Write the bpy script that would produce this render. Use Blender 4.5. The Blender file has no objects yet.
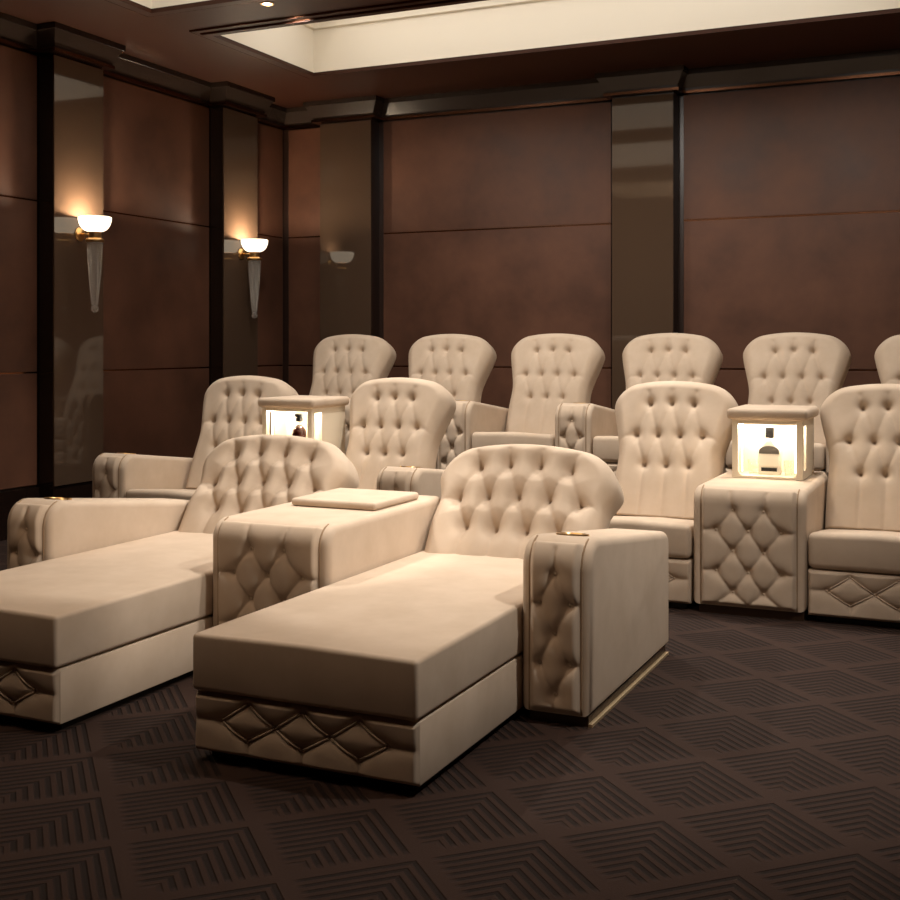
import bpy, bmesh, math, random
import numpy as np
from mathutils import Vector, Matrix

random.seed(7)
scene = bpy.context.scene
COL = scene.collection
R = math.radians

# ------------------------------------------------------------------ materials
def lin(r, g, b):
    f = lambda c: (c / 255 / 12.92) if c / 255 <= 0.04045 else ((c / 255 + 0.055) / 1.055) ** 2.4
    return (f(r), f(g), f(b), 1.0)

def new_mat(name):
    m = bpy.data.materials.new(name)
    m.use_nodes = True
    nt = m.node_tree
    return m, nt, nt.nodes['Principled BSDF']

def simple(name, col, rough=0.5, metal=0.0, ior=1.5, coat=0.0):
    m, nt, b = new_mat(name)
    b.inputs['Base Color'].default_value = col
    b.inputs['Roughness'].default_value = rough
    b.inputs['Metallic'].default_value = metal
    b.inputs['IOR'].default_value = ior
    b.inputs['Coat Weight'].default_value = coat
    return m

def mottled(name, c1, c2, scale, rough, detail=4.0, bump=0.0, bump_scale=200.0, sheen=0.0, rvar=0.0, spec=None):
    m, nt, b = new_mat(name)
    N, L = nt.nodes, nt.links
    geo = N.new('ShaderNodeNewGeometry')
    noise = N.new('ShaderNodeTexNoise')
    noise.inputs['Scale'].default_value = scale
    noise.inputs['Detail'].default_value = detail
    noise.inputs['Roughness'].default_value = 0.6
    L.new(geo.outputs['Position'], noise.inputs['Vector'])
    ramp = N.new('ShaderNodeValToRGB')
    ramp.color_ramp.elements[0].position = 0.32
    ramp.color_ramp.elements[1].position = 0.70
    ramp.color_ramp.elements[0].color = c1
    ramp.color_ramp.elements[1].color = c2
    L.new(noise.outputs['Fac'], ramp.inputs['Fac'])
    L.new(ramp.outputs['Color'], b.inputs['Base Color'])
    b.inputs['Roughness'].default_value = rough
    if spec is not None:
        b.inputs['Specular IOR Level'].default_value = spec
    if rvar:
        mr = N.new('ShaderNodeMapRange')
        mr.inputs['From Min'].default_value = 0.3
        mr.inputs['From Max'].default_value = 0.7
        mr.inputs['To Min'].default_value = rough - rvar
        mr.inputs['To Max'].default_value = rough + rvar
        L.new(noise.outputs['Fac'], mr.inputs['Value'])
        L.new(mr.outputs['Result'], b.inputs['Roughness'])
    if sheen:
        b.inputs['Sheen Weight'].default_value = sheen
        b.inputs['Sheen Roughness'].default_value = 0.4
        b.inputs['Sheen Tint'].default_value = c2
    if bump:
        n2 = N.new('ShaderNodeTexNoise')
        n2.inputs['Scale'].default_value = bump_scale
        n2.inputs['Detail'].default_value = 2.0
        L.new(geo.outputs['Position'], n2.inputs['Vector'])
        bp = N.new('ShaderNodeBump')
        bp.inputs['Strength'].default_value = bump
        bp.inputs['Distance'].default_value = 0.002
        L.new(n2.outputs['Fac'], bp.inputs['Height'])
        L.new(bp.outputs['Normal'], b.inputs['Normal'])
    return m

def emit(name, col, strength):
    m, nt, b = new_mat(name)
    b.inputs['Base Color'].default_value = col
    b.inputs['Emission Color'].default_value = col
    b.inputs['Emission Strength'].default_value = strength
    b.inputs['Roughness'].default_value = 0.5
    return m

FABRIC = mottled('cream_velvet', lin(189, 169, 148), lin(199, 180, 160), 6.0, 0.85, 3.0, 0.10, 320.0, sheen=0.15, spec=0.2)
SEAM = simple('seam_cord', lin(150, 125, 98), 0.8)
BLACK_BASE = simple('black_recessed_base', lin(18, 13, 10), 0.6)
BRONZE_DARK = simple('dark_bronze_plinth', lin(62, 44, 32), 0.4, 0.3)
PALE_GOLD = simple('pale_gold_strip', lin(226, 200, 160), 0.35, 0.6)
BRONZE = simple('bronze_plinth', lin(120, 84, 52), 0.35, 0.7)
GOLD = simple('polished_gold', lin(212, 172, 116), 0.28, 1.0)
BRONZE_TRIM = simple('bronze_trim', lin(128, 86, 62), 0.22, 1.0)
WALLPANEL = mottled('brown_suede_panel', lin(76, 50, 38), lin(104, 69, 52), 1.6, 0.50, 5.0, rvar=0.06, spec=0.25)
WALLBACKING = simple('dark_wall', lin(45, 30, 24), 0.35)
LACQUER = simple('bronze_lacquer', lin(78, 61, 48), 0.045, 0.0, 1.6)
LACQUER_CAP = simple('cornice_lacquer', lin(54, 43, 36), 0.25, 0.0, 1.5)
EBONY = simple('ebony_lacquer', lin(30, 20, 15), 0.12)
SOFFIT = mottled('brown_satin_ceiling', lin(60, 34, 22), lin(66, 38, 25), 1.2, 0.5, spec=0.22)
WHITE_PLASTER = simple('white_plaster', lin(238, 230, 214), 0.7)
LUMI = emit('cove_led_stand_in', (1.0, 0.95, 0.89, 1), 2.3)  # glowing panel added in place of hidden cove LEDs
FRONT_FILL = emit('warm_front_fill', (1.0, 0.76, 0.56, 1), 2.4)  # warm glow of the unseen front coffer, added to light the seat fronts
WHITE_LACQUER = simple('white_cabinet_lacquer', lin(240, 228, 205), 0.35)
LED = emit('led_strip', (1.0, 0.86, 0.66, 1), 4.0)
BULB = emit('lamp_bowl_glass', (1.0, 0.84, 0.62, 1), 2.2)
DOWN = emit('downlight_lens', (1.0, 0.82, 0.60, 1), 12.0)
BLACK_GLOSS = simple('black_gloss', lin(12, 9, 8), 0.55)
LABEL_GREY = simple('grey_label', lin(92, 87, 80), 0.7)
LABEL_WHITE = simple('white_label', lin(243, 236, 222), 0.6)
RUBY = simple('dark_red_liquor', lin(86, 30, 18), 0.15)

def glass(name, col=(1, 1, 1, 1), rough=0.05):
    m, nt, b = new_mat(name)
    b.inputs['Base Color'].default_value = col
    b.inputs['Transmission Weight'].default_value = 1.0
    b.inputs['Roughness'].default_value = rough
    b.inputs['IOR'].default_value = 1.45
    return m
GLASS = glass('clear_glass')
FROST = glass('ribbed_frosted_glass', (0.95, 0.91, 0.84, 1), 0.2)
FROST.node_tree.nodes['Principled BSDF'].inputs['Transmission Weight'].default_value = 0.88

def carpet_material():
    m, nt, b = new_mat('carved_brown_carpet')
    N, L = nt.nodes, nt.links
    geo = N.new('ShaderNodeNewGeometry')
    sep = N.new('ShaderNodeSeparateXYZ')
    L.new(geo.outputs['Position'], sep.inputs[0])
    def M(op, a, b_=None, c=None):
        n = N.new('ShaderNodeMath'); n.operation = op
        for i, v in enumerate((a, b_, c)):
            if v is None: continue
            if isinstance(v, (int, float)): n.inputs[i].default_value = v
            else: L.new(v, n.inputs[i])
        return n.outputs[0]
    P = 0.505
    s = M('FRACT', M('DIVIDE', M('SUBTRACT', M('ADD', sep.outputs['X'], sep.outputs['Y']), 3.42 - 20 * P), P))
    t = M('FRACT', M('DIVIDE', M('SUBTRACT', M('SUBTRACT', sep.outputs['Y'], sep.outputs['X']), 4.54 - 20 * P), P))
    mx = M('MAXIMUM', s, t)
    mn = M('MINIMUM', s, t)
    saw = M('FRACT', M('MULTIPLY', mx, 11.0))
    tri = M('ABSOLUTE', M('SUBTRACT', M('MULTIPLY', saw, 2.0), 1.0))
    def sstep(v, lo, hi):
        n = N.new('ShaderNodeMapRange'); n.interpolation_type = 'SMOOTHSTEP'
        n.inputs['From Min'].default_value = lo; n.inputs['From Max'].default_value = hi
        L.new(v, n.inputs['Value']); return n.outputs['Result']
    groove = sstep(tri, 0.35, 0.7)
    mask = M('MULTIPLY', M('MULTIPLY', sstep(mn, 0.03, 0.12), sstep(mx, 0.15, 0.22)), M('SUBTRACT', 1.0, sstep(mx, 0.95, 0.975)))
    g = M('MULTIPLY', groove, mask)
    nz = N.new('ShaderNodeTexNoise'); nz.inputs['Scale'].default_value = 260.0; nz.inputs['Detail'].default_value = 2.0
    L.new(geo.outputs['Position'], nz.inputs['Vector'])
    nb = N.new('ShaderNodeTexNoise'); nb.inputs['Scale'].default_value = 2.0
    L.new(geo.outputs['Position'], nb.inputs['Vector'])
    mixc = N.new('ShaderNodeMixRGB')
    mixc.inputs[1].default_value = lin(53, 37, 30)
    mixc.inputs[2].default_value = lin(33, 23, 19)
    L.new(g, mixc.inputs[0])
    mul = N.new('ShaderNodeMixRGB'); mul.blend_type = 'MULTIPLY'; mul.inputs[0].default_value = 0.6
    L.new(mixc.outputs[0], mul.inputs[1])
    rr = N.new('ShaderNodeMapRange'); rr.inputs['From Min'].default_value = .25; rr.inputs['From Max'].default_value = .75
    rr.inputs['To Min'].default_value = .65; rr.inputs['To Max'].default_value = 1.15
    L.new(nz.outputs['Fac'], rr.inputs['Value'])
    L.new(rr.outputs['Result'], mul.inputs[2])
    L.new(mul.outputs[0], b.inputs['Base Color'])
    b.inputs['Roughness'].default_value = 0.9
    b.inputs['Specular IOR Level'].default_value = 0.2
    h = M('ADD', M('SUBTRACT', 1.0, g), M('MULTIPLY', nz.outputs['Fac'], 0.25))
    bp = N.new('ShaderNodeBump'); bp.inputs['Strength'].default_value = 0.9; bp.inputs['Distance'].default_value = 0.006
    L.new(h, bp.inputs['Height'])
    L.new(bp.outputs['Normal'], b.inputs['Normal'])
    return m
CARPET = carpet_material()

# ------------------------------------------------------------------ mesh helpers
def mesh_from_bm(name, bm, mat, smooth=True, auto=None):
    me = bpy.data.meshes.new(name)
    bmesh.ops.recalc_face_normals(bm, faces=bm.faces[:])
    bm.to_mesh(me); bm.free()
    me.materials.append(mat)
    for p in me.polygons: p.use_smooth = smooth
    if auto is not None:
        me.set_sharp_from_angle(angle=R(auto))
    return me

def mesh_from_data(name, vs, fs, mat, smooth=True, auto=None):
    me = bpy.data.meshes.new(name)
    me.from_pydata([tuple(map(float, v)) for v in vs], [], fs)
    me.update()
    bm = bmesh.new(); bm.from_mesh(me)
    bmesh.ops.recalc_face_normals(bm, faces=bm.faces[:])
    bm.to_mesh(me); bm.free()
    me.materials.append(mat)
    for p in me.polygons: p.use_smooth = smooth
    if auto is not None:
        me.set_sharp_from_angle(angle=R(auto))
    return me

def add_box(bm, x0, x1, y0, y1, z0, z1):
    v = [bm.verts.new((x, y, z)) for z in (z0, z1) for y in (y0, y1) for x in (x0, x1)]
    for f in ((0, 1, 3, 2), (4, 6, 7, 5), (0, 4, 5, 1), (2, 3, 7, 6), (0, 2, 6, 4), (1, 5, 7, 3)):
        bm.faces.new([v[i] for i in f])
    return v

def box_mesh(name, dims, mat, bevel=0.0, segs=2, smooth=None):
    bm = bmesh.new()
    add_box(bm, *dims)
    if bevel:
        bmesh.ops.bevel(bm, geom=bm.edges[:], offset=bevel, segments=segs, profile=0.5, affect='EDGES')
    return mesh_from_bm(name, bm, mat, smooth=bool(bevel), auto=40 if bevel else None)

def frustum(bm, lo, hi, z0, z1):
    """lo/hi = (x0,x1,y0,y1) at z0/z1"""
    v = []
    for (x0, x1, y0, y1), z in ((lo, z0), (hi, z1)):
        v += [bm.verts.new(p) for p in ((x0, y0, z), (x1, y0, z), (x1, y1, z), (x0, y1, z))]
    for f in ((3, 2, 1, 0), (4, 5, 6, 7), (0, 1, 5, 4), (1, 2, 6, 5), (2, 3, 7, 6), (3, 0, 4, 7)):
        bm.faces.new([v[i] for i in f])

def lathe(name, prof, mat, n=32, smooth=True, auto=35, loc=(0, 0, 0), axis='Z'):
    vs, fs = [], []
    for (r, z) in prof:
        for k in range(n):
            a = 2 * math.pi * k / n
            p = (r * math.cos(a), r * math.sin(a), z)
            if axis == 'X': p = (z, r * math.cos(a), r * math.sin(a))
            if axis == 'Y': p = (r * math.cos(a), z, r * math.sin(a))
            vs.append((p[0] + loc[0], p[1] + loc[1], p[2] + loc[2]))
    m = len(prof)
    for i in range(m - 1):
        for k in range(n):
            fs.append((i * n + k, i * n + (k + 1) % n, (i + 1) * n + (k + 1) % n, (i + 1) * n + k))
    if prof[0][0] > 1e-5: fs.append(tuple(range(n))[::-1])
    if prof[-1][0] > 1e-5: fs.append(tuple((m - 1) * n + k for k in range(n)))
    me = bpy.data.meshes.new(name)
    me.from_pydata(vs, [], fs)
    bm = bmesh.new(); bm.from_mesh(me)
    bmesh.ops.remove_doubles(bm, verts=bm.verts[:], dist=1e-6)
    bmesh.ops.recalc_face_normals(bm, faces=bm.faces[:])
    bm.to_mesh(me); bm.free()
    me.materials.append(mat)
    for p in me.polygons: p.use_smooth = smooth
    me.set_sharp_from_angle(angle=R(auto))
    return me

def tube_bm(bm, pts, r, n=6):
    pts = [Vector(p) for p in pts]
    rings = []
    up = Vector((0.31, 0.2, 0.93)).normalized()
    for i, p in enumerate(pts):
        d = (pts[min(i + 1, len(pts) - 1)] - pts[max(i - 1, 0)]).normalized()
        a = d.cross(up)
        if a.length < 1e-3: a = d.cross(Vector((1, 0, 0)))
        a.normalize(); b = d.cross(a).normalized()
        rings.append([bm.verts.new(p + r * (math.cos(2 * math.pi * k / n) * a + math.sin(2 * math.pi * k / n) * b)) for k in range(n)])
    for i in range(len(rings) - 1):
        for k in range(n):
            bm.faces.new((rings[i][k], rings[i][(k + 1) % n], rings[i + 1][(k + 1) % n], rings[i + 1][k]))
    bm.faces.new(rings[0][::-1]); bm.faces.new(rings[-1])

def tubes_mesh(name, paths, r, mat, n=6):
    bm = bmesh.new()
    for p in paths: tube_bm(bm, p, r, n)
    return mesh_from_bm(name, bm, mat)

# ------------------------------------------------------------------ object helpers
def tag(o, label=None, cat=None, group=None, kind=None):
    if label: o['label'] = label
    if cat: o['category'] = cat
    if group: o['group'] = group
    if kind: o['kind'] = kind
    return o

def link(name, me, parent=None, loc=(0, 0, 0), rot=None):
    o = bpy.data.objects.new(name, me)
    COL.objects.link(o)
    if parent: o.parent = parent
    o.location = loc
    if rot: o.rotation_euler = rot
    return o

def thing(name, loc, label, cat, group=None):
    o = bpy.data.objects.new(name, None)
    COL.objects.link(o)
    o.empty_display_size = 0.1
    o.location = loc
    return tag(o, label, cat, group)

def struct(name, me, parent=None):
    o = link(name, me, parent)
    if parent is None: o['kind'] = 'structure'
    return o

# ------------------------------------------------------------------ tufting
def smooth(a, b, x):
    t = np.clip((x - a) / (b - a), 0, 1)
    return t * t * (3 - 2 * t)

def seg_dist(px, py, a, b):
    ax, ay = a; bx, by = b
    dx, dy = bx - ax, by - ay
    t = np.clip(((px - ax) * dx + (py - ay) * dy) / (dx * dx + dy * dy), 0, 1)
    return np.hypot(px - ax - t * dx, py - ay - t * dy)

def tuft(px, py, buttons, segs, A=0.03, B=0.014, ra=0.028, rs=0.018):
    """inward depth (>0) at each point"""
    db = np.full(px.shape, 9.0)
    for b in buttons: db = np.minimum(db, np.hypot(px - b[0], py - b[1]))
    ds = np.full(px.shape, 9.0)
    for (a, b) in segs: ds = np.minimum(ds, seg_dist(px, py, a, b))
    return A * np.exp(-db / ra) + B * np.exp(-ds / rs)

def lattice_segs(rows, maxd):
    segs = []
    for r0, r1 in zip(rows[:-1], rows[1:]):
        for a in r0:
            for b in r1:
                if abs(a[0] - b[0]) < maxd: segs.append((a, b))
    return segs

def grid_faces(nu, nv, off=0):
    return [(off + j * nu + i, off + j * nu + i + 1, off + (j + 1) * nu + i + 1, off + (j + 1) * nu + i)
            for j in range(nv - 1) for i in range(nu - 1)]

BUTTON = None
def button_mesh():
    global BUTTON
    if BUTTON is None:
        BUTTON = lathe('button', [(0.0, 0.006), (0.004, 0.0053), (0.0072, 0.0025), (0.0078, 0.0), (0.006, -0.003), (0.0, -0.004)], FABRIC, 12)
    return BUTTON

def flat_or_rolled_panel(name, x0, x1, prof, s0, s1, buttons, segs, puff=0.03, edge=0.03, A=0.028, B=0.012, nx=None, ns=None, border=0.0, ra=0.024, rs=0.016):
    """tufted panel over a profile s -> (y, z, ny, nz).  returns mesh, button placements"""
    nx = nx or max(20, int((x1 - x0) / 0.0055)); ns = ns or max(20, int((s1 - s0) / 0.0055))
    X, S = np.meshgrid(np.linspace(x0, x1, nx), np.linspace(s0, s1, ns))
    def height(X, S):
        e = np.minimum(np.minimum(X - x0, x1 - X), np.minimum(S - s0, s1 - S)) - border
        mask = smooth(0.0, edge, e)
        return np.maximum(mask * (puff - tuft(X, S, buttons, segs, A, B, ra, rs)), -0.0) + 0.0015
    Hh = height(X, S)
    vs = []
    for j in range(ns):
        y, z, ny, nz = prof(S[j, 0])
        for i in range(nx):
            vs.append((X[j, i], y + ny * Hh[j, i], z + nz * Hh[j, i]))
    me = mesh_from_data(name, vs, grid_faces(nx, ns), FABRIC)
    bl = []
    for b in buttons:
        y, z, ny, nz = prof(b[1])
        h = float(height(np.array([b[0]]), np.array([b[1]]))[0]) - 0.003
        bl.append((b[0], y + ny * h, z + nz * h, math.atan2(-ny, nz)))
    return me, bl

def put_buttons(bl, parent, loc=(0, 0, 0)):
    for (x, y, z, a) in bl:
        link('button', button_mesh(), parent, (x + loc[0], y + loc[1], z + loc[2]), (a, 0, 0))

# ------------------------------------------------------------------ backrests
def backrest_mesh(name, wl, wt, H, T, rc, arch, flare_t, rows, wing, A=0.034, B=0.015, nx=92, nh=96, Rr=0.06, maxd=0.1, top_crease=True, ra=0.03, rs=0.018):
    """front faces -y, h axis up. wl/wt lower and top half widths"""
    def axis(n, pad):
        u = np.linspace(0, 1, n)
        return u
    us = np.sign(np.linspace(-1, 1, nx)) * (1 - (1 - np.abs(np.linspace(-1, 1, nx))) ** 1.25)
    vsn = np.linspace(0, 1, nh); vsn = 1 - (1 - vsn) ** 1.2
    S, Tt = np.meshgrid(us, vsn)
    w = wl
    aw = w - rc
    # rounded rectangle mapping (top corners only)
    sx = np.abs(S) * w; st = np.clip((sx - aw) / rc, 0, 1)
    hz = Tt * H; tt = np.clip((hz - (H - rc)) / rc, 0, 1)
    x = np.where(sx > aw, aw + rc * st * np.sqrt(1 - tt ** 2 / 2), sx)
    h = np.where(hz > H - rc, H - rc + rc * tt * np.sqrt(1 - st ** 2 / 2), hz)
    # distance to the outline
    qx, qz = x - aw, h - (H - rc)
    sd = np.hypot(np.maximum(qx, 0), np.maximum(qz, 0)) + np.minimum(np.maximum(qx, qz), 0) - rc
    d = np.clip(-sd, 0, None)
    k = np.clip((Rr - d) / Rr, 0, 1)
    off = Rr - Rr * np.sqrt(1 - k ** 2 + 1e-9)
    # flare + arch
    f = wl + (wt - wl) * smooth(flare_t[0], flare_t[1], h / H) - 0.006 * np.exp(-((h / H - flare_t[0]) / 0.14) ** 2)
    xx = np.sign(S) * x * f / w
    hh = h + arch * (1 - (xx / wt) ** 2) * smooth(0.35, 1.0, h / H)
    # wings come forward
    wg = wing * (np.abs(xx) / wt) ** 2.2 * smooth(flare_t[0] - 0.25, flare_t[1], h / H)
    buttons = [b for r in rows for b in r]
    segs = lattice_segs(rows, maxd)
    for b in rows[-1]: segs.append((b, (b[0] * 1.05, b[1] - 0.30)))
    if top_crease:
        for b in rows[0]: segs.append((b, (b[0] * 1.12, b[1] + 0.07)))
    for r in rows[:-1]:
        for b in r: segs.append((b, (b[0], b[1] - 0.045)))
    # wing notch pleats
    for b in (rows[1][0], rows[1][-1]):
        sg = 1 if b[0] > 0 else -1
        m_ = (b[0] + sg * 0.06, b[1] - 0.012)
        segs += [(b, m_), (m_, (sg * (wl + 0.05), b[1] - 0.075))]
    inner = smooth(0.0, 0.055, d)
    def front(xx, hh, off, wg, inner):
        crown = 0.012
        return -T / 2 + off - wg - crown * inner + inner * tuft(xx, hh, buttons, segs, A, B, ra, rs)
    yf = front(xx, hh, off, wg, inner)
    yb = T / 2 - off * 0.8 - wg * 0.6 + 0 * xx
    n = nx * nh
    V = [(xx[j, i], yf[j, i], hh[j, i]) for j in range(nh) for i in range(nx)]
    V += [(xx[j, i], yb[j, i], hh[j, i]) for j in range(nh) for i in range(nx)]
    F = grid_faces(nx, nh) + [tuple(reversed(q)) for q in grid_faces(nx, nh, n)]
    rim = [j * nx for j in range(nh)] + [(nh - 1) * nx + i for i in range(1, nx)] + [j * nx + nx - 1 for j in range(nh - 2, -1, -1)] + list(range(nx - 2, 0, -1))
    # rim strip with two middle rings for a rounded edge
    m = len(rim)
    for q in range(m):
        a, b = rim[q], rim[(q + 1) % m]
        F.append((b, a, a + n, b + n))
    me = mesh_from_data(name, V, F, FABRIC)
    bl = []
    for b in buttons:
        jx = np.argmin((xx - b[0]) ** 2 + (hh - b[1]) ** 2)
        jj, ii = np.unravel_index(jx, xx.shape)
        bl.append((b[0], float(yf[jj, ii]) + 0.001, b[1], R(90)))
    return me, bl

# ------------------------------------------------------------------ body profiles (arms, consoles)
def side_profile(L, z0, zf, zb, rf, rb, d=0.0):
    """polygon (y,z), inset by d: front bottom, up the front, front roll, sloping top, rear roll, down"""
    pts = [(d, z0 + d)]
    sl = math.atan2(zf - zb, L)
    n = 10
    for (cy, cz, r, a0, a1) in ((rf, zf - rf, rf, math.pi, math.pi / 2 - sl), (L - rb, zb - rb, rb, math.pi / 2 - sl, 0.0)):
        for i in range(n + 1):
            a = a0 + (a1 - a0) * i / n
            pts.append((cy + (r - d) * math.cos(a), cz + (r - d) * math.sin(a)))
    pts.append((L - d, z0 + d))
    return pts

def profile_body(name, x0, x1, prof, mat, bevel=0.03, segs=5):
    """prof(d) -> polygon inset by d; sides rounded over by bevel"""
    bm = bmesh.new()
    rings = []
    st = [(bevel * (1 - math.sin(math.pi / 2 * k / segs)), bevel * (1 - math.cos(math.pi / 2 * k / segs))) for k in range(segs, -1, -1)]
    st = [(bevel * (1 - math.cos(math.pi / 2 * k / segs)), bevel * (1 - math.sin(math.pi / 2 * k / segs))) for k in range(segs + 1)]
    for dx, ins in st: rings.append([bm.verts.new((x0 + dx, y, z)) for y, z in prof(ins)])
    for dx, ins in st[::-1]: rings.append([bm.verts.new((x1 - dx, y, z)) for y, z in prof(ins)])
    n = len(rings[0])
    for a, b in zip(rings[:-1], rings[1:]):
        for i in range(n): bm.faces.new((a[i], b[i], b[(i + 1) % n], a[(i + 1) % n]))
    bm.faces.new(rings[0]); bm.faces.new(rings[-1][::-1])
    return mesh_from_bm(name, bm, mat, True, 50)

def front_path(z0, zf, rf):
    """arc length from the bottom of the front face: s -> (y,z,ny,nz)"""
    h = zf - rf - z0
    def P(s):
        if s <= h: return (0.0, z0 + s, -1.0, 0.0)
        a = (s - h) / rf
        return (rf - rf * math.cos(a), zf - rf + rf * math.sin(a), -math.cos(a), math.sin(a))
    return P, h

CACHE = {}
def cached(key, fn):
    if key not in CACHE: CACHE[key] = fn()
    return CACHE[key]

def cushion_mesh(name, x0, x1, y0, y1, z0, z1, bev=0.035, crown=0.012, tilt=0.0, segs=4):
    bm = bmesh.new()
    add_box(bm, x0, x1, y0, y1, z0, z1)
    bmesh.ops.subdivide_edges(bm, edges=[e for e in bm.edges], cuts=1, use_grid_fill=True)
    bmesh.ops.bevel(bm, geom=[e for e in bm.edges if len(e.link_faces) == 2 and e.calc_face_angle(0) > 0.5], offset=bev, segments=segs, profile=0.5, affect='EDGES')
    cx, cy = (x0 + x1) / 2, (y0 + y1) / 2
    for v in bm.verts:
        if v.co.z > (z0 + z1) / 2 + 0.02:
            fx = max(0.0, 1 - (abs(v.co.x - cx) / ((x1 - x0) / 2)) ** 2)
            v.co.z += crown * fx - tilt * max(0, v.co.y - y0 - 0.06)
    return mesh_from_bm(name, bm, FABRIC, True, 60)

# ------------------------------------------------------------------ arm
ARM_W = 0.255
def make_arm(parent, xleft, yfront, L, zf, zb, cup=True, side_strip=True):
    z0 = 0.036; rf = 0.10
    root = link('armrest', cached(('arm', L, zf, zb), lambda: profile_body('armrest', 0, ARM_W, lambda d: side_profile(L, z0, zf, zb, rf, 0.06, d), FABRIC)), parent, (xleft, yfront, 0))
    P, h = front_path(z0 + 0.004, zf, rf)
    cx = ARM_W / 2
    rows_s = [0.475, 0.372, 0.269, 0.166, 0.063]
    rows = []
    for k, s in enumerate(rows_s):
        rows.append([(cx, s)] if k % 2 == 0 else [(cx - 0.055, s), (cx + 0.055, s)])
    def build():
        segs = lattice_segs(rows, 0.08)
        segs += [((cx, 0.475), (cx, 0.55)), ((cx, 0.063), (cx, 0.0)), ]
        for r in rows[1::2]:
            segs += [(r[0], (cx - 0.12, r[0][1] - 0.0)), (r[1], (cx + 0.12, r[1][1] - 0.0))]
        return flat_or_rolled_panel('front_panel', cx - 0.093, cx + 0.093, P, 0.0, h + 0.10, [b for r in rows for b in r], segs, puff=0.026, edge=0.022, A=0.042, B=0.012, ra=0.015, rs=0.010)
    me, bl = cached(('armpanel', zf), build)
    link('front_panel', me, root)
    put_buttons(bl, root)
    def pip(x):
        pts = [P(s) for s in np.linspace(0.0, h + rf * 1.35, 26)]
        return tubes_mesh('piping', [[(x, p[0] + p[2] * 0.001, p[1] + p[3] * 0.001) for p in pts]], 0.0035, SEAM)
    for x in (cx - 0.094, cx + 0.094):
        link('piping', cached(('armpip', zf, x), lambda: pip(x)), root)
    pl = link('plinth', cached(('armplinth', L), lambda: box_mesh('plinth', (0.03, ARM_W - 0.012, 0.012, L - 0.03, 0.0, 0.037), BRONZE_DARK)), root)
    def strip():
        bm = bmesh.new()
        add_box(bm, ARM_W - 0.012, ARM_W + 0.002, 0.008, L - 0.03, 0.001, 0.011)
        return mesh_from_bm('gold_strip', bm, PALE_GOLD, False)
    link('gold_strip', cached(('armstrip', L), strip), root)
    if cup:
        sl = math.atan2(zf - zb, L)
        yc = 0.185
        zc = zf - rf + rf / math.cos(sl) - (yc - rf) * math.tan(sl)
        def ring():
            return lathe('cup_holder', [(0.0, -0.0005), (0.046, -0.0005), (0.048, 0.003), (0.058, 0.003), (0.060, -0.004)], GOLD, 40)
        link('cup_holder', cached('cup', ring), root, (cx, yc, zc + 0.0015), (-sl, 0, 0))
    return root

# ------------------------------------------------------------------ chair base with tufted front
def base_parts(parent, hw, L, ncol, detailed=True, zt=0.215, bord=0.10):
    b = link('base', cached(('base', hw, L, zt), lambda: box_mesh('base', (-hw, hw, 0.022, L, 0.03, zt), FABRIC, 0.006)), parent)
    def build():
        def P(s): return (0.0215, 0.032 + s, -1.0, 0.0)
        pitch = (2 * hw - 2 * bord) / ncol
        hp = zt - 0.033
        xs = [-hw + bord + pitch * (i + 0.5) for i in range(ncol)]
        mid = [(-hw + bord + pitch * i, 0.56 * hp) for i in range(ncol + 1)]
        top = [(x, 0.90 * hp) for x in xs]; low = [(x, 0.27 * hp) for x in xs]
        rows = [top, mid, low]
        segs = lattice_segs(rows, pitch * 0.75)
        vis = list(segs)
        segs += [(b, (b[0], -0.01)) for b in low]
        segs += [(mid[0], (-hw + 0.02, mid[0][1])), (mid[-1], (hw - 0.02, mid[-1][1]))]
        me, bl = flat_or_rolled_panel('front_panel', -hw, hw, P, 0.0, hp, [q for r in rows for q in r], segs, puff=0.020, edge=0.012, A=0.016, B=0.012, border=0.0, ra=0.020, rs=0.013)
        cords = []
        for a, c in vis:
            pts = []
            for t in np.linspace(0.06, 0.94, 9):
                x = a[0] + (c[0] - a[0]) * t; s = a[1] + (c[1] - a[1]) * t
                hgt = max(0.0, 0.020 - float(tuft(np.array([x]), np.array([s]), [q for r in rows for q in r], segs, 0.016, 0.012, 0.020, 0.013)[0])) + 0.005
                pts.append((x, 0.0215 - hgt - 0.002, 0.032 + s))
            cords.append(pts)
        return me, bl, tubes_mesh('piping', cords, 0.0034, FABRIC)
    me, bl, cords = cached(('basepanel', hw, ncol), build)
    link('front_panel', me, b)
    if detailed:
        link('piping', cords, b)
        put_buttons(bl, b)
    link('recessed_foot', cached(('foot', hw, L), lambda: box_mesh('recessed_foot', (-hw + 0.03, hw - 0.03, 0.06, L - 0.03, 0.0, 0.03), BLACK_BASE)), b)
    return b

def put_backrest(parent, me, bl, loc, lean):
    o = link('backrest', me, parent, loc, (-lean, 0, 0))
    put_buttons(bl, o)
    return o

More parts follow.
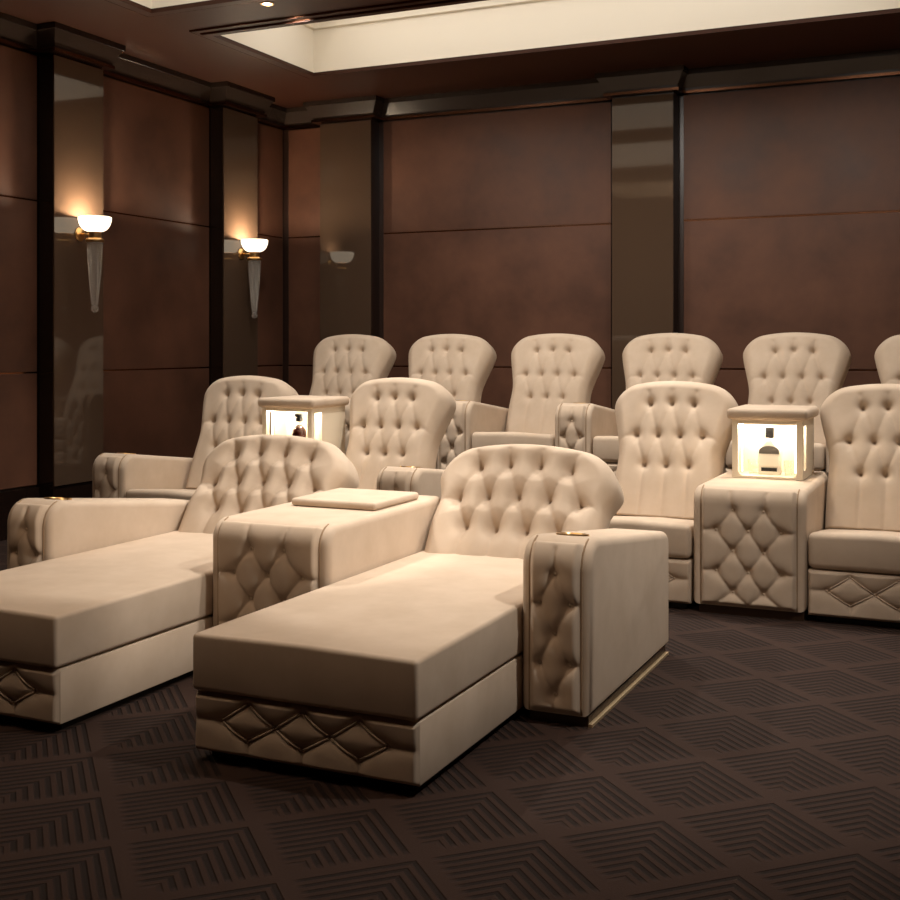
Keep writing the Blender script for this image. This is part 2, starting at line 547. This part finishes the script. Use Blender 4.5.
# recliner ------------------------------------------------------------
RW = 0.294
def recliner(loc, label, group, left_arm, right_arm, detailed=True):
    r = thing('recliner_armchair', loc, label, 'armchair', group)
    base_parts(r, RW, 1.0, 2, detailed, 0.246, 0.082)
    link('seat', cached('rseat', lambda: cushion_mesh('seat', -RW - 0.001, RW + 0.001, 0.0, 0.62, 0.251, 0.418, 0.03, 0.010, 0.12)), r)
    H = 0.762
    def build():
        sp = 0.123
        rows = [[(-sp, H - 0.107), (0, H - 0.102), (sp, H - 0.107)],
                [(-1.5 * sp, H - 0.292), (-.5 * sp, H - 0.292), (.5 * sp, H - 0.292), (1.5 * sp, H - 0.292)],
                [(-sp, H - 0.467), (0, H - 0.467), (sp, H - 0.467)]]
        return backrest_mesh('backrest', 0.293, 0.358, H, 0.19, 0.12, 0.045, (0.46, 0.93), rows, -0.045, A=0.058, B=0.009, maxd=0.1, ra=0.020, rs=0.012)
    me, bl = cached('rback', build)
    put_backrest(r, me, bl, (0, 0.66, 0.33), R(22))
    if left_arm: make_arm(r, -0.3 - ARM_W, 0.0, 1.0, 0.625, 0.52)
    if right_arm: make_arm(r, 0.302, 0.0, 1.0, 0.625, 0.52)
    return r

# chaise ---------------------------------------------------------------
CW = 0.390
def chaise(loc, label, group, left_arm, right_arm, back=0.0):
    r = thing('chaise_lounge', loc, label, 'chaise lounge', group)
    base_parts(r, CW, 1.90, 3)
    link('seat', cached('cseat', lambda: cushion_mesh('seat', -CW - 0.003, CW + 0.003, -0.004, 1.72, 0.222, 0.398, 0.015, 0.006, 0.0)), r)
    H = 0.558
    def build():
        sp = 0.142
        rows = [[(-1.5 * sp, H - 0.075), (-.5 * sp, H - 0.063), (.5 * sp, H - 0.063), (1.5 * sp, H - 0.075)],
                [(-2 * sp, H - 0.235), (-sp, H - 0.223), (0, H - 0.22), (sp, H - 0.223), (2 * sp, H - 0.235)],
                [(-1.5 * sp, H - 0.375), (-.5 * sp, H - 0.38), (.5 * sp, H - 0.38), (1.5 * sp, H - 0.375)]]
        return backrest_mesh('backrest', 0.386, 0.424, H, 0.22, 0.145, 0.048, (0.55, 0.80), rows, -0.055, A=0.068, B=0.020, nx=120, nh=116, maxd=0.11, ra=0.034, rs=0.018)
    me, bl = cached('cback', build)
    put_backrest(r, me, bl, (0, 1.68 + back, 0.31), R(33))
    ya = 0.81
    if left_arm: make_arm(r, -0.395 - ARM_W, ya, 1.09, 0.63, 0.52)
    if right_arm: make_arm(r, 0.395, ya, 1.09, 0.63, 0.52)
    return r

# console --------------------------------------------------------------
def console(loc, label, w, L, zt, kind, group=None):
    r = thing('console_table', loc, label, 'console', group)
    hw = w / 2; z0 = 0.042; rf = 0.08
    body = link('body', cached(('cbody', w, L, zt), lambda: profile_body('body', -hw, hw, lambda d: side_profile(L, z0, zt, zt, rf, 0.045, d), FABRIC, 0.03)), r)
    P, h = front_path(z0 + 0.004, zt, rf)
    pw = hw - 0.042
    c = 0.066 * (w / 0.54) * 1.17
    rows = []
    for k, s in enumerate((0.46, 0.362, 0.264, 0.166, 0.068)):
        rows.append([(-c * 0.95, s), (c * 0.95, s)] if k % 2 == 0 else [(-c * 2, s), (0, s), (c * 2, s)])
    rows.append([(-c * 2, 0.01), (0, 0.01), (c * 2, 0.01)])
    def build():
        segs = lattice_segs(rows, c * 1.3)
        segs += [(b, (b[0] * 1.2, 0.54)) for b in rows[0]]
        for r_ in rows[1:-1:2]: segs += [(r_[0], (-pw, r_[0][1])), (r_[-1], (pw, r_[-1][1]))]
        return flat_or_rolled_panel('front_panel', -pw, pw, P, 0.0, h + 0.08, [b for r_ in rows[:-1] for b in r_], segs, puff=0.027, edge=0.02, A=0.046, B=0.013, ra=0.015, rs=0.010)
    me, bl = cached(('cpanel', w, zt), build)
    link('front_panel', me, body)
    put_buttons(bl, body)
    def pip(x):
        pts = [P(s) for s in np.linspace(0.0, h + rf * 1.4, 26)]
        return tubes_mesh('piping', [[(x, p[0] + p[2] * 0.001, p[1] + p[3] * 0.001) for p in pts]], 0.0035, SEAM)
    for x in (-pw - 0.001, pw + 0.001):
        link('piping', cached(('cpip', w, zt, x), lambda: pip(x)), body)
    link('plinth', cached(('cplinth', w, L), lambda: box_mesh('plinth', (-hw + 0.03, hw - 0.012, 0.014, L - 0.03, 0.0, 0.043), BRONZE_DARK)), body)
    if kind == 'closed':
        lid = link('lid', box_mesh('lid', (-0.18, 0.23, 0.45, 0.87, zt + 0.001, zt + 0.034), FABRIC, 0.013, 4), r)
    else:
        # pop-up lit bar cabinet
        x0, x1 = -0.165, 0.190; y0, y1 = 0.45, 0.86; zb, ztop = zt + 0.001, zt + 0.303
        cab = link('bar_cabinet', bar_cabinet_mesh(x0, x1, y0, y1, zb, ztop), r)
        link('lid', box_mesh('lid', (x0 - 0.026, x1 + 0.026, y0 - 0.026, y1 + 0.026, ztop, ztop + 0.058), FABRIC, 0.022, 4), cab)
        bm = bmesh.new()
        for x in (x0 + 0.040, x1 - 0.046):
            add_box(bm, x, x + 0.006, y0 + 0.045, y0 + 0.051, zb + 0.03, ztop - 0.02)
        add_box(bm, x0 + 0.05, x1 - 0.05, y0 + 0.05, y0 + 0.058, ztop - 0.010, ztop - 0.004)
        link('led_strip', mesh_from_bm('led_strip', bm, LED, False), cab)
        for dx in (-0.105, 0.105):
            ld = bpy.data.lights.new('cabinet_light', 'POINT'); ld.energy = 2.1; ld.color = (1, 0.92, 0.78); ld.specular_factor = 0.0; ld.shadow_soft_size = 0.02
            lo = bpy.data.objects.new('cabinet_light', ld); COL.objects.link(lo); lo.parent = cab
            lo.location = ((x0 + x1) / 2 + dx, y0 + 0.075, ztop - 0.035)
    return r

def bar_cabinet_mesh(x0, x1, y0, y1, zb, zt):
    bm = bmesh.new()
    t = 0.018
    add_box(bm, x0, x1, y0, y1, zb, zb + 0.012)                     # floor tray
    add_box(bm, x0 + t, x1 - t, y0 + 0.24, y0 + 0.255, zb + 0.012, zt)   # back panel of the niche
    add_box(bm, x0, x1, y1 - t, y1, zb + 0.012, zt)                 # rear wall
    for (a, b) in ((x0, x0 + t), (x1 - t, x1)):
        add_box(bm, a, b, y0 + 0.12, y1 - t, zb + 0.012, zt)        # side walls, open near the front
        add_box(bm, a if a == x0 else b - 0.03, a + 0.03 if a == x0 else b, y0, y0 + 0.035, zb + 0.012, zt)           # front posts
        add_box(bm, a, b, y0 + 0.035, y0 + 0.12, zt - 0.03, zt)
        add_box(bm, a, b, y0 + 0.035, y0 + 0.12, zb + 0.012, zb + 0.045)
    # curved inner brackets at the front
    for sx, xb in ((1, x0 + 0.03), (-1, x1 - 0.03)):
        for zc, sz in ((zb + 0.012, 1), (zt, -1)):
            n = 6; r = 0.028
            ring = [(xb, zc), ] + [(xb + sx * (r - r * math.sin(math.pi / 2 * k / n)), zc + sz * (r - r * math.cos(math.pi / 2 * k / n))) for k in range(n + 1)]
            f = [bm.verts.new((p[0], y0 + 0.008, p[1])) for p in ring]
            g = [bm.verts.new((p[0], y0 + 0.026, p[1])) for p in ring]
            bm.faces.new(f); bm.faces.new(g[::-1])
            for i in range(len(ring)):
                bm.faces.new((f[i], f[(i + 1) % len(ring)], g[(i + 1) % len(ring)], g[i]))
    add_box(bm, x0 + 0.031, x1 - 0.031, y0 + 0.002, y0 + 0.03, zt - 0.022, zt)              # front header
    return mesh_from_bm('bar_cabinet', bm, WHITE_LACQUER, False)

# ------------------------------------------------------------------ seating layout
YF, YM, YB = 3.04, 5.75, 7.37
RISER = 0.29
GF = 'chaise lounges in the front row'
chaise((-3.216, YF, 0), 'cream tufted chaise lounge cut by the left edge, left of the low closed console', GF, True, False, 0.02)
chaise((-1.880, YF, 0), 'cream tufted chaise lounge nearest the camera, whole, right of the low closed console', GF, False, True)
console((-2.549, 3.89, 0), 'cream tufted console with flat closed lid between the two chaise lounges', 0.545, 1.05, 0.61, 'closed')

GM = 'recliner armchairs in the middle row'
recliner((-4.512, YM, 0), 'cream tufted recliner by the left wall, left of the left lit bar cabinet', GM, True, False)
recliner((-3.378, YM, 0), 'cream tufted recliner right of the left lit bar cabinet, behind the chaises', GM, False, True)
recliner((-1.627, YM, 0), 'cream tufted recliner left of the lit bar cabinet holding the white-labelled bottle', GM, True, False)
recliner((-0.484, YM, 0), 'cream tufted recliner cut by the right edge, right of the large lit bar cabinet', GM, False, True)
GC = 'bar consoles in the middle row'
console((-3.939, YM, 0), 'far left tufted console with raised lit cabinet holding a dark-topped decanter', 0.536, 1.0, 0.612, 'bar', GC)
console((-1.0525, YM, 0), 'tufted console at right with raised lit cabinet holding a white-labelled bottle', 0.536, 1.0, 0.612, 'bar', GC)

GB = 'recliner armchairs in the back row'
labels = ['back-row cream recliner farthest left, beside the corner pilaster',
          'back-row cream recliner second from the left end of the row',
          'back-row cream recliner third from left, its seat cushion fully in view',
          'back-row cream recliner in front of the wide wall pilaster, fourth from left',
          'back-row cream recliner seen right behind the lit cabinet with the white-labelled bottle',
          'back-row cream recliner cut by the right edge of the photo']
for i in range(6):
    x = -4.626 + 0.857 * i
    recliner((x, YB, RISER), labels[i], GB, i == 0, True, detailed=False)

# ------------------------------------------------------------------ bottles and glasses in the bar cabinets
def decanter(x, y, z, label):
    t = thing('decanter', (x, y, z), label, 'decanter', None)
    link('glass_body', lathe('glass_body', [(0.0, 0.0), (0.040, 0.0), (0.044, 0.006), (0.044, 0.135), (0.040, 0.160), (0.024, 0.182), (0.013, 0.192), (0.012, 0.225), (0.0, 0.225)], GLASS, 28), t)
    link('liquor', lathe('liquor', [(0.0, 0.005), (0.039, 0.005), (0.0415, 0.010), (0.0415, 0.135), (0.038, 0.158), (0.024, 0.178), (0.0, 0.178)], RUBY, 28), t)
    link('collar', lathe('collar', [(0.0125, 0.215), (0.022, 0.217), (0.022, 0.238), (0.018, 0.242), (0.0, 0.242)], BLACK_GLOSS, 24), t)
    t.scale = (1, 1, 0.94)
    link('stopper', lathe('stopper', [(0.0, 0.242), (0.014, 0.243), (0.030, 0.248), (0.031, 0.262), (0.024, 0.268), (0.0, 0.269)], BLACK_GLOSS, 24), t)
    return t
decanter(-3.939 + 0.060, YM + 0.52, 0.6255, 'small decanter with dark stopper and red liquor in the left lit cabinet')

def whisky_bottle(x, y, z):
    t = thing('liquor_bottle', (x, y, z), 'white-labelled bottle with black cap in the right lit bar cabinet', 'bottle')
    def slab(name, pts, y0, y1, mat, bev=0.0):
        bm = bmesh.new()
        a = [bm.verts.new((px, y0, pz)) for px, pz in pts]; b = [bm.verts.new((px, y1, pz)) for px, pz in pts]
        fa = bm.faces.new(a); fb = bm.faces.new(b[::-1]); n = len(pts)
        for i in range(n): bm.faces.new((a[i], b[i], b[(i + 1) % n], a[(i + 1) % n]))
        if bev: bmesh.ops.bevel(bm, geom=bm.edges[:], offset=bev, segments=2, profile=0.5, affect='EDGES')
        return mesh_from_bm(name, bm, mat, True, 40)
    sh = [(-0.052, 0.118)] + [(-0.052 * math.cos(a), 0.128 + 0.034 * math.sin(a)) for a in np.linspace(0.3, math.pi - 0.3, 11)] + [(0.052, 0.118)]
    body = [(-0.056, 0.0), (-0.056, 0.132), (-0.048, 0.155), (-0.02, 0.168), (-0.013, 0.178), (-0.013, 0.205), (0.013, 0.205), (0.013, 0.178), (0.02, 0.168), (0.048, 0.155), (0.056, 0.132), (0.056, 0.0)]
    link('bottle_glass', slab('bottle_glass', body, -0.022, 0.03, LABEL_WHITE, 0.004), t)
    link('shoulder_label', slab('shoulder_label', sh, -0.0245, -0.0215, LABEL_GREY), t)
    link('front_label', slab('front_label', [(-0.048, 0.05), (-0.048, 0.114), (0.048, 0.114), (0.048, 0.05)], -0.0245, -0.0215, LABEL_WHITE), t)
    link('strip_label', slab('strip_label', [(-0.040, 0.020), (-0.040, 0.040), (0.040, 0.040), (0.040, 0.020)], -0.0245, -0.0215, BLACK_GLOSS), t)
    t.scale = (1, 1, 0.93)
    link('cap', slab('cap', [(-0.020, 0.2055), (-0.020, 0.262), (0.020, 0.262), (0.020, 0.2055)], -0.016, 0.016, BLACK_GLOSS, 0.003), t)
    return t
whisky_bottle(-1.0525 + 0.008, YM + 0.56, 0.6255)

def tumbler(x, y, z, label):
    t = link('glass_tumbler', cached('tumbler', lambda: lathe('glass_tumbler', [(0.0, 0.0), (0.028, 0.0), (0.033, 0.075), (0.031, 0.075), (0.027, 0.008), (0.0, 0.008)], GLASS, 24)), None, (x, y, z))
    return tag(t, label, 'glass', 'glass tumblers in the lit cabinets')
tumbler(-1.0525 - 0.070, YM + 0.56, 0.6255, 'clear tumbler left of the white-labelled bottle in the right cabinet')
tumbler(-1.0525 + 0.115, YM + 0.55, 0.6255, 'clear tumbler right of the white-labelled bottle in the right cabinet')
tumbler(-3.939 - 0.035, YM + 0.56, 0.6255, 'clear tumbler beside the decanter in the left lit cabinet')

# ------------------------------------------------------------------ the room
XL, XR, Y0, YW, ZC = -6.0, 0.84, -2.0, 9.41, 3.48
def slab_struct(name, dims, mat):
    return struct(name, box_mesh(name, dims, mat))
slab_struct('floor', (XL - 0.2, XR + 0.2, Y0 - 0.2, YW + 0.2, -0.1, 0.0), CARPET)
slab_struct('riser', (XL + 0.002, XR - 0.002, 7.05, YW - 0.002, 0.0005, RISER), CARPET)

def wall_with_panels(name, wall_dims):
    return slab_struct(name, wall_dims, WALLBACKING)
wall_with_panels('wall_left', (XL - 0.2, XL, Y0 - 0.2, YW + 0.2, 0, 3.9))
wall_with_panels('wall_back', (XL, XR, YW, YW + 0.2, 0, 3.9))
wall_with_panels('wall_right', (XR, XR + 0.2, Y0 - 0.2, YW + 0.2, 0, 3.9))
wall_with_panels('wall_front', (XL, XR, Y0 - 0.2, Y0, 0, 3.9))

PJ = (0.33, 1.11, 2.295, 3.30)   # panel joints
PP = 0.16                        # pilaster projection
pil_left = [(2.25, 2.75), (4.26, 4.76), (6.27, 6.765), (8.25, 8.75)]
pil_back = [(-5.505, -4.985), (-2.778, -2.278), (-0.075, 0.44)]
tn = [0]
def trim(me, base=None):
    tn[0] += 1
    return struct('trim_%d' % tn[0], me)

def panels(axis, at, spans, sign):
    """suede panels between pilasters; axis 'y' for the side walls, 'x' for the back wall"""
    for (a, b) in spans:
        for z0, z1 in zip(PJ[:-1], PJ[1:]):
            bm = bmesh.new()
            g = 0.006
            if axis == 'y':
                lo, hi = sorted((at, at + sign * 0.018))
                add_box(bm, lo, hi, a + 0.012, b - 0.012, z0 + g, z1 - g)
            else:
                add_box(bm, a + 0.05, b - 0.05, at - 0.018, at, z0 + g, z1 - g)
            bmesh.ops.bevel(bm, geom=bm.edges[:], offset=0.003, segments=1, affect='EDGES')
            trim(mesh_from_bm('wall_panel', bm, WALLPANEL, False))
        for z in PJ[1:3]:
            bm = bmesh.new()
            if axis == 'y':
                lo, hi = sorted((at, at + sign * 0.014))
                add_box(bm, lo, hi, a + 0.012, b - 0.012, z - 0.0055, z + 0.0055)
            else:
                add_box(bm, a + 0.05, b - 0.05, at - 0.014, at, z - 0.0055, z + 0.0055)
            trim(mesh_from_bm('joint_strip', bm, BRONZE_TRIM, False))

def spans_between(lo, hi, pils):
    out, c = [], lo
    for a, b in pils:
        out.append((c, a)); c = b
    out.append((c, hi))
    return out
sl = spans_between(Y0, YW - 0.02, pil_left)
sb = spans_between(XL + 0.02, XR - 0.02, pil_back)
panels('y', XL, sl, 1)
panels('y', XR, sl, -1)
panels('x', YW, sb, 1)

# pilasters: lacquered bronze face on an ebony core
for a, b in pil_left:
    for at, sg in ((XL, 1), (XR, -1)):
        bm = bmesh.new()
        lo, hi = sorted((at, at + sg * (PP - 0.012))); add_box(bm, lo, hi, a, b, 0.0, 3.30)
        trim(mesh_from_bm('pilaster_core', bm, EBONY, False))
        bm = bmesh.new()
        lo, hi = sorted((at + sg * (PP - 0.012), at + sg * PP)); add_box(bm, lo, hi, a + 0.001, b - 0.001, 0.33, 3.29)
        trim(mesh_from_bm('pilaster_face', bm, LACQUER, False))
for a, b in pil_back:
    bm = bmesh.new(); add_box(bm, a, b, YW - PP + 0.012, YW, RISER, 3.30)
    trim(mesh_from_bm('pilaster_core', bm, WALLBACKING, False))
    bm = bmesh.new(); add_box(bm, a + 0.001, b - 0.001, YW - PP, YW - PP + 0.012, 0.33, 3.29)
    trim(mesh_from_bm('pilaster_face', bm, LACQUER, False))

# baseboards
def baseboard(name, *dims):
    struct(name, box_mesh(name, dims, EBONY))
for i, (a, b) in enumerate(sl):
    bm = bmesh.new(); add_box(bm, XL, XL + 0.03, a, b, 0.0, 0.32)
    struct('baseboard_left' if i == 0 else 'baseboard_left_%d' % (i + 1), mesh_from_bm('baseboard', bm, EBONY, False))

# cornice: flared lacquer moulding with bronze beads, breaking forward over every pilaster
CP0, CP1 = 0.045, 0.11
def cornice(axis, at, spans, pils, sg):
    def bx(bm, a, b, p0, p1, z0, z1, ends):
        # p0/p1 projections at z0/z1 ; ends -> flare sideways too
        e0 = (p0 if ends else 0); e1 = (p1 if ends else 0)
        if axis == 'y':
            l0 = sorted((at, at + sg * (p0 + (PP if ends else 0)))); l1 = sorted((at, at + sg * (p1 + (PP if ends else 0))))
            frustum(bm, (l0[0], l0[1], a - e0, b + e0), (l1[0], l1[1], a - e1, b + e1), z0, z1)
        else:
            y0 = at - p0 - (PP if ends else 0); y1 = at - p1 - (PP if ends else 0)
            frustum(bm, (a - e0, b + e0, y0, at), (a - e1, b + e1, y1, at), z0, z1)
    for lst, ends in ((spans, False), (pils, True)):
        for a, b in lst:
            if not ends: pass
            bm = bmesh.new()
            bx(bm, a, b, CP0, CP0, 3.325, 3.345, ends)
            bx(bm, a, b, CP0, CP1 - 0.012, 3.345, 3.44, ends)
            bx(bm, a, b, CP1, CP1, 3.44, 3.4795, ends)
            trim(mesh_from_bm('cornice', bm, LACQUER_CAP, False))
            bm = bmesh.new()
            bx(bm, a, b, CP0 + 0.012, CP0 + 0.012, 3.303, 3.325, ends)
            trim(mesh_from_bm('cornice_bead', bm, BRONZE_TRIM, False))
cornice('y', XL, sl, pil_left, 1)
cornice('y', XR, sl, pil_left, -1)
cornice('x', YW, sb, pil_back, 1)

# ceiling with two light coffers; a third, unseen, added as front fill
COF = [(-4.93, -0.23, 6.83, 8.18), (-4.95, -0.21, 4.40, 6.19), (-4.95, -0.21, 1.40, 3.20)]
bm = bmesh.new()
xs0, xs1 = -4.93, -0.23
add_box(bm, XL, XR, 8.18, YW, ZC, ZC + 0.12)
add_box(bm, XL, XR, 6.19, 6.83, ZC, ZC + 0.12)
add_box(bm, XL, XR, 3.20, 4.40, ZC, ZC + 0.12)
add_box(bm, XL, XR, Y0, 1.40, ZC, ZC + 0.12)
for x0, x1, y0, y1 in COF:
    add_box(bm, XL, x0, y0, y1, ZC, ZC + 0.12)
    add_box(bm, x1, XR, y0, y1, ZC, ZC + 0.12)
struct('ceiling', mesh_from_bm('ceiling', bm, SOFFIT, False))

def ring(bm, x0, x1, y0, y1, w, z0, z1):
    add_box(bm, x0 - w, x1 + w, y0 - w, y0, z0, z1)
    add_box(bm, x0 - w, x1 + w, y1, y1 + w, z0, z1)
    add_box(bm, x0 - w, x0, y0, y1, z0, z1)
    add_box(bm, x1, x1 + w, y0, y1, z0, z1)

for (x0, x1, y0, y1) in COF:
    bm = bmesh.new()
    ring(bm, x0, x1, y0, y1, 0.055, ZC - 0.028, ZC - 0.0005)
    ring(bm, x0 - 0.055, x1 + 0.055, y0 - 0.055, y1 + 0.055, 0.05, ZC - 0.014, ZC - 0.0005)
    trim(mesh_from_bm('coffer_frame', bm, SOFFIT, False))
    bm = bmesh.new()
    ring(bm, x0 - 0.055, x1 + 0.055, y0 - 0.055, y1 + 0.055, 0.008, ZC - 0.022, ZC - 0.0145)
    ring(bm, x0 - 0.105, x1 + 0.105, y0 - 0.105, y1 + 0.105, 0.010, ZC - 0.012, ZC - 0.0005)
    trim(mesh_from_bm('coffer_bead', bm, BRONZE_TRIM, False))
    # white cavity: vertical sides, then a cove curving in to the added glowing panel
    prof = [(0.003, ZC - 0.0004), (0.003, ZC + 0.34), (0.03, ZC + 0.345), (0.03, ZC + 0.36)]
    for k in range(9):
        a = math.pi / 2 * k / 8
        prof.append((0.03 + 0.17 * (1 - math.cos(a)), ZC + 0.36 + 0.17 * math.sin(a)))
    prof.append((0.23, ZC + 0.53))
    bm = bmesh.new()
    rings = []
    for ins, z in prof:
        rings.append([bm.verts.new(p) for p in ((x0 + ins, y0 + ins, z), (x1 - ins, y0 + ins, z), (x1 - ins, y1 - ins, z), (x0 + ins, y1 - ins, z))])
    for i in range(len(rings) - 1):
        for k in range(4):
            bm.faces.new((rings[i][k], rings[i][(k + 1) % 4], rings[i + 1][(k + 1) % 4], rings[i + 1][k]))
    me = mesh_from_bm('coffer_cove', bm, WHITE_PLASTER, True, 30)
    trim(me)
    ins = 0.23
    o = struct('added_light_panel', box_mesh('added_light_panel', (x0 + ins, x1 - ins, y0 + ins, y1 - ins, ZC + 0.53, ZC + 0.545), LUMI if y0 > 4 else FRONT_FILL))  # emissive panel added for the cove light; the front one is fill

# ------------------------------------------------------------------ wall sconces
def sconce(y, label):
    X = XL + PP
    t = thing('wall_sconce', (X, y, 2.02), label, 'wall lamp', 'wall sconces on the left pilasters')
    cx = 0.135
    link('back_plate', cached('splate', lambda: lathe('back_plate', [(0.0, 0.001), (0.048, 0.001), (0.05, 0.006), (0.042, 0.014), (0.0, 0.02)], GOLD, 32, axis='X', loc=(0, 0, 0.06))), t)
    def arm_me():
        return tubes_mesh('arm', [[(0.012, 0, 0.06), (0.05, 0, 0.058), (0.09, 0, 0.052), (cx - 0.03, 0, 0.05)]], 0.009, GOLD, 12)
    link('arm', cached('sarm', arm_me), t)
    link('collar', cached('scollar', lambda: lathe('collar', [(0.0, 0.0), (0.058, 0.0), (0.064, 0.006), (0.064, 0.016), (0.058, 0.024), (0.044, 0.03), (0.044, 0.066), (0.05, 0.07), (0.0, 0.071)], GOLD, 36, loc=(cx, 0, 0))), t)
    def bowl_me():
        prof = []
        for k in range(11):
            a = math.pi / 2 * (0.10 + 0.90 * k / 10)
            prof.append((0.045 + 0.070 * math.sin(a), 0.075 + 0.098 * (1 - math.cos(a))))
        inner = [(r - 0.005, z + 0.004) for r, z in prof[::-1]]
        return lathe('lamp_bowl', [(0.0, 0.072)] + prof + inner + [(0.0, 0.080)], BULB, 40, loc=(cx, 0, 0))
    link('lamp_bowl', cached('sbowl', bowl_me), t)
    def cone_me():
        n = 60; vs, fs = [], []
        prof = [(0.056, -0.002), (0.055, -0.01), (0.047, -0.16), (0.034, -0.325), (0.022, -0.440)]
        for r, z in prof:
            for k in range(n):
                a = 2 * math.pi * k / n
                rr = r * (1.0 if k % 2 == 0 else 0.955)
                vs.append((cx + rr * math.cos(a), rr * math.sin(a), z))
        for i in range(len(prof) - 1):
            for k in range(n):
                fs.append((i * n + k, i * n + (k + 1) % n, (i + 1) * n + (k + 1) % n, (i + 1) * n + k))
        fs.append(tuple(range(n))); fs.append(tuple(range((len(prof) - 1) * n, len(prof) * n))[::-1])
        return mesh_from_data('glass_cone', vs, fs, FROST, True, 30)
    link('glass_cone', cached('scone', cone_me), t)
    link('finial', cached('sball', lambda: lathe('finial', [(0.0, -0.495)] + [(0.027 * math.sin(a), -0.467 - 0.027 * math.cos(a)) for a in np.linspace(0.2, math.pi - 0.2, 12)] + [(0.0, -0.440)], FROST, 24, loc=(cx, 0, 0))), t)
    ld = bpy.data.lights.new('sconce_lamp', 'POINT'); ld.energy = 27.0; ld.color = (1, 0.83, 0.63); ld.shadow_soft_size = 0.02
    lo = bpy.data.objects.new('sconce_lamp', ld); COL.objects.link(lo); lo.parent = t
    lo.location = (cx, 0, 0.155)
sconce(6.52, 'lit wall lamp with glass cone, nearer one on the left wall')
sconce(8.50, 'lit wall lamp with glass cone, farther one near the room corner')

# ------------------------------------------------------------------ downlights and added fill spots
def spot(x, y, energy, ang=70, blend=0.5, tgt=None, fixture=True, size=0.03, label=None):
    z = ZC
    if fixture:
        t = thing('ceiling_downlight_or_fill', (x, y, z), label or 'small recessed brass downlight in the dark ceiling beam', 'downlight', 'downlights in the ceiling')
        link('trim_ring', cached('dring', lambda: lathe('trim_ring', [(0.030, 0.0), (0.030, -0.004), (0.044, -0.005), (0.046, -0.0005)], GOLD, 32)), t)
        link('lens', cached('dlens', lambda: lathe('lens', [(0.0, -0.0012), (0.0295, -0.0012), (0.0295, -0.0004), (0.0, -0.0004)], DOWN, 32)), t)
    ld = bpy.data.lights.new('downlight_or_fill_beam', 'SPOT'); ld.energy = energy; ld.color = (1, 0.93, 0.84)
    ld.spot_size = R(ang); ld.spot_blend = blend; ld.shadow_soft_size = size
    lo = bpy.data.objects.new('downlight_or_fill_beam', ld); COL.objects.link(lo)
    lo.location = (x, y, z - 0.02)
    if tgt:
        d = Vector(tgt) - lo.location
        lo.rotation_euler = d.to_track_quat('-Z', 'Y').to_euler()
for i, x in enumerate((-4.2, -2.58, -0.96)):
    spot(x, 6.40, 190, 80, 0.6, (x, 5.9, 0), label='small lit brass downlight at the %s of the dark ceiling beam' % {-4.2: 'left end', -2.58: 'middle', -0.96: 'right end'}[x])
    spot(x, 6.60, 130, 100, 0.9, (x, 8.7, 1.5), fixture=False)  # lamp with no fixture, added to light the back row and wall
spot(-3.95, 4.29, 280, 38, 0.35, (-1.75, 4.35, 0.4), label='small recessed downlight over the left chaise')
spot(-1.05, 4.29, 280, 38, 0.35, (-3.2, 4.35, 0.4), label='small recessed downlight over the right chaise')
spot(0.35, 3.80, 260, 75, 0.8, (-1.6, 4.2, 0.3), label='unseen fill spot added by the right wall, nearer one')  # out-of-view spot added to brighten the right-facing sides
spot(0.35, 6.40, 100, 75, 0.8, (-1.6, 6.0, 0.3), label='unseen fill spot added by the right wall, farther one')  # second out-of-view spot, added as side fill for the middle row

# ------------------------------------------------------------------ world, camera
w = bpy.data.worlds.new('dim_room'); scene.world = w
w.use_nodes = True
bg = w.node_tree.nodes.get('Background')
bg.inputs[0].default_value = (0.9, 0.8, 0.7, 1); bg.inputs[1].default_value = 0.0

cam = bpy.data.cameras.new('camera')
co = bpy.data.objects.new('camera', cam); COL.objects.link(co)
co.location = (0, 0, 1.3)
co.rotation_euler = (R(90), 0, R(24.5))
cam.sensor_width = 36; cam.lens = 1185 / 900 * 36
cam.shift_y = -105 / 900
cam.clip_start = 0.05
scene.camera = co

vs_ = scene.view_settings
vs_.view_transform = 'Standard'; vs_.look = 'None'; vs_.exposure = 0.0; vs_.gamma = 1.0
vs_.use_curve_mapping = False
scene.cycles.use_denoising = True
scene.cycles.max_bounces = 8
scene.cycles.sample_clamp_indirect = 6.0
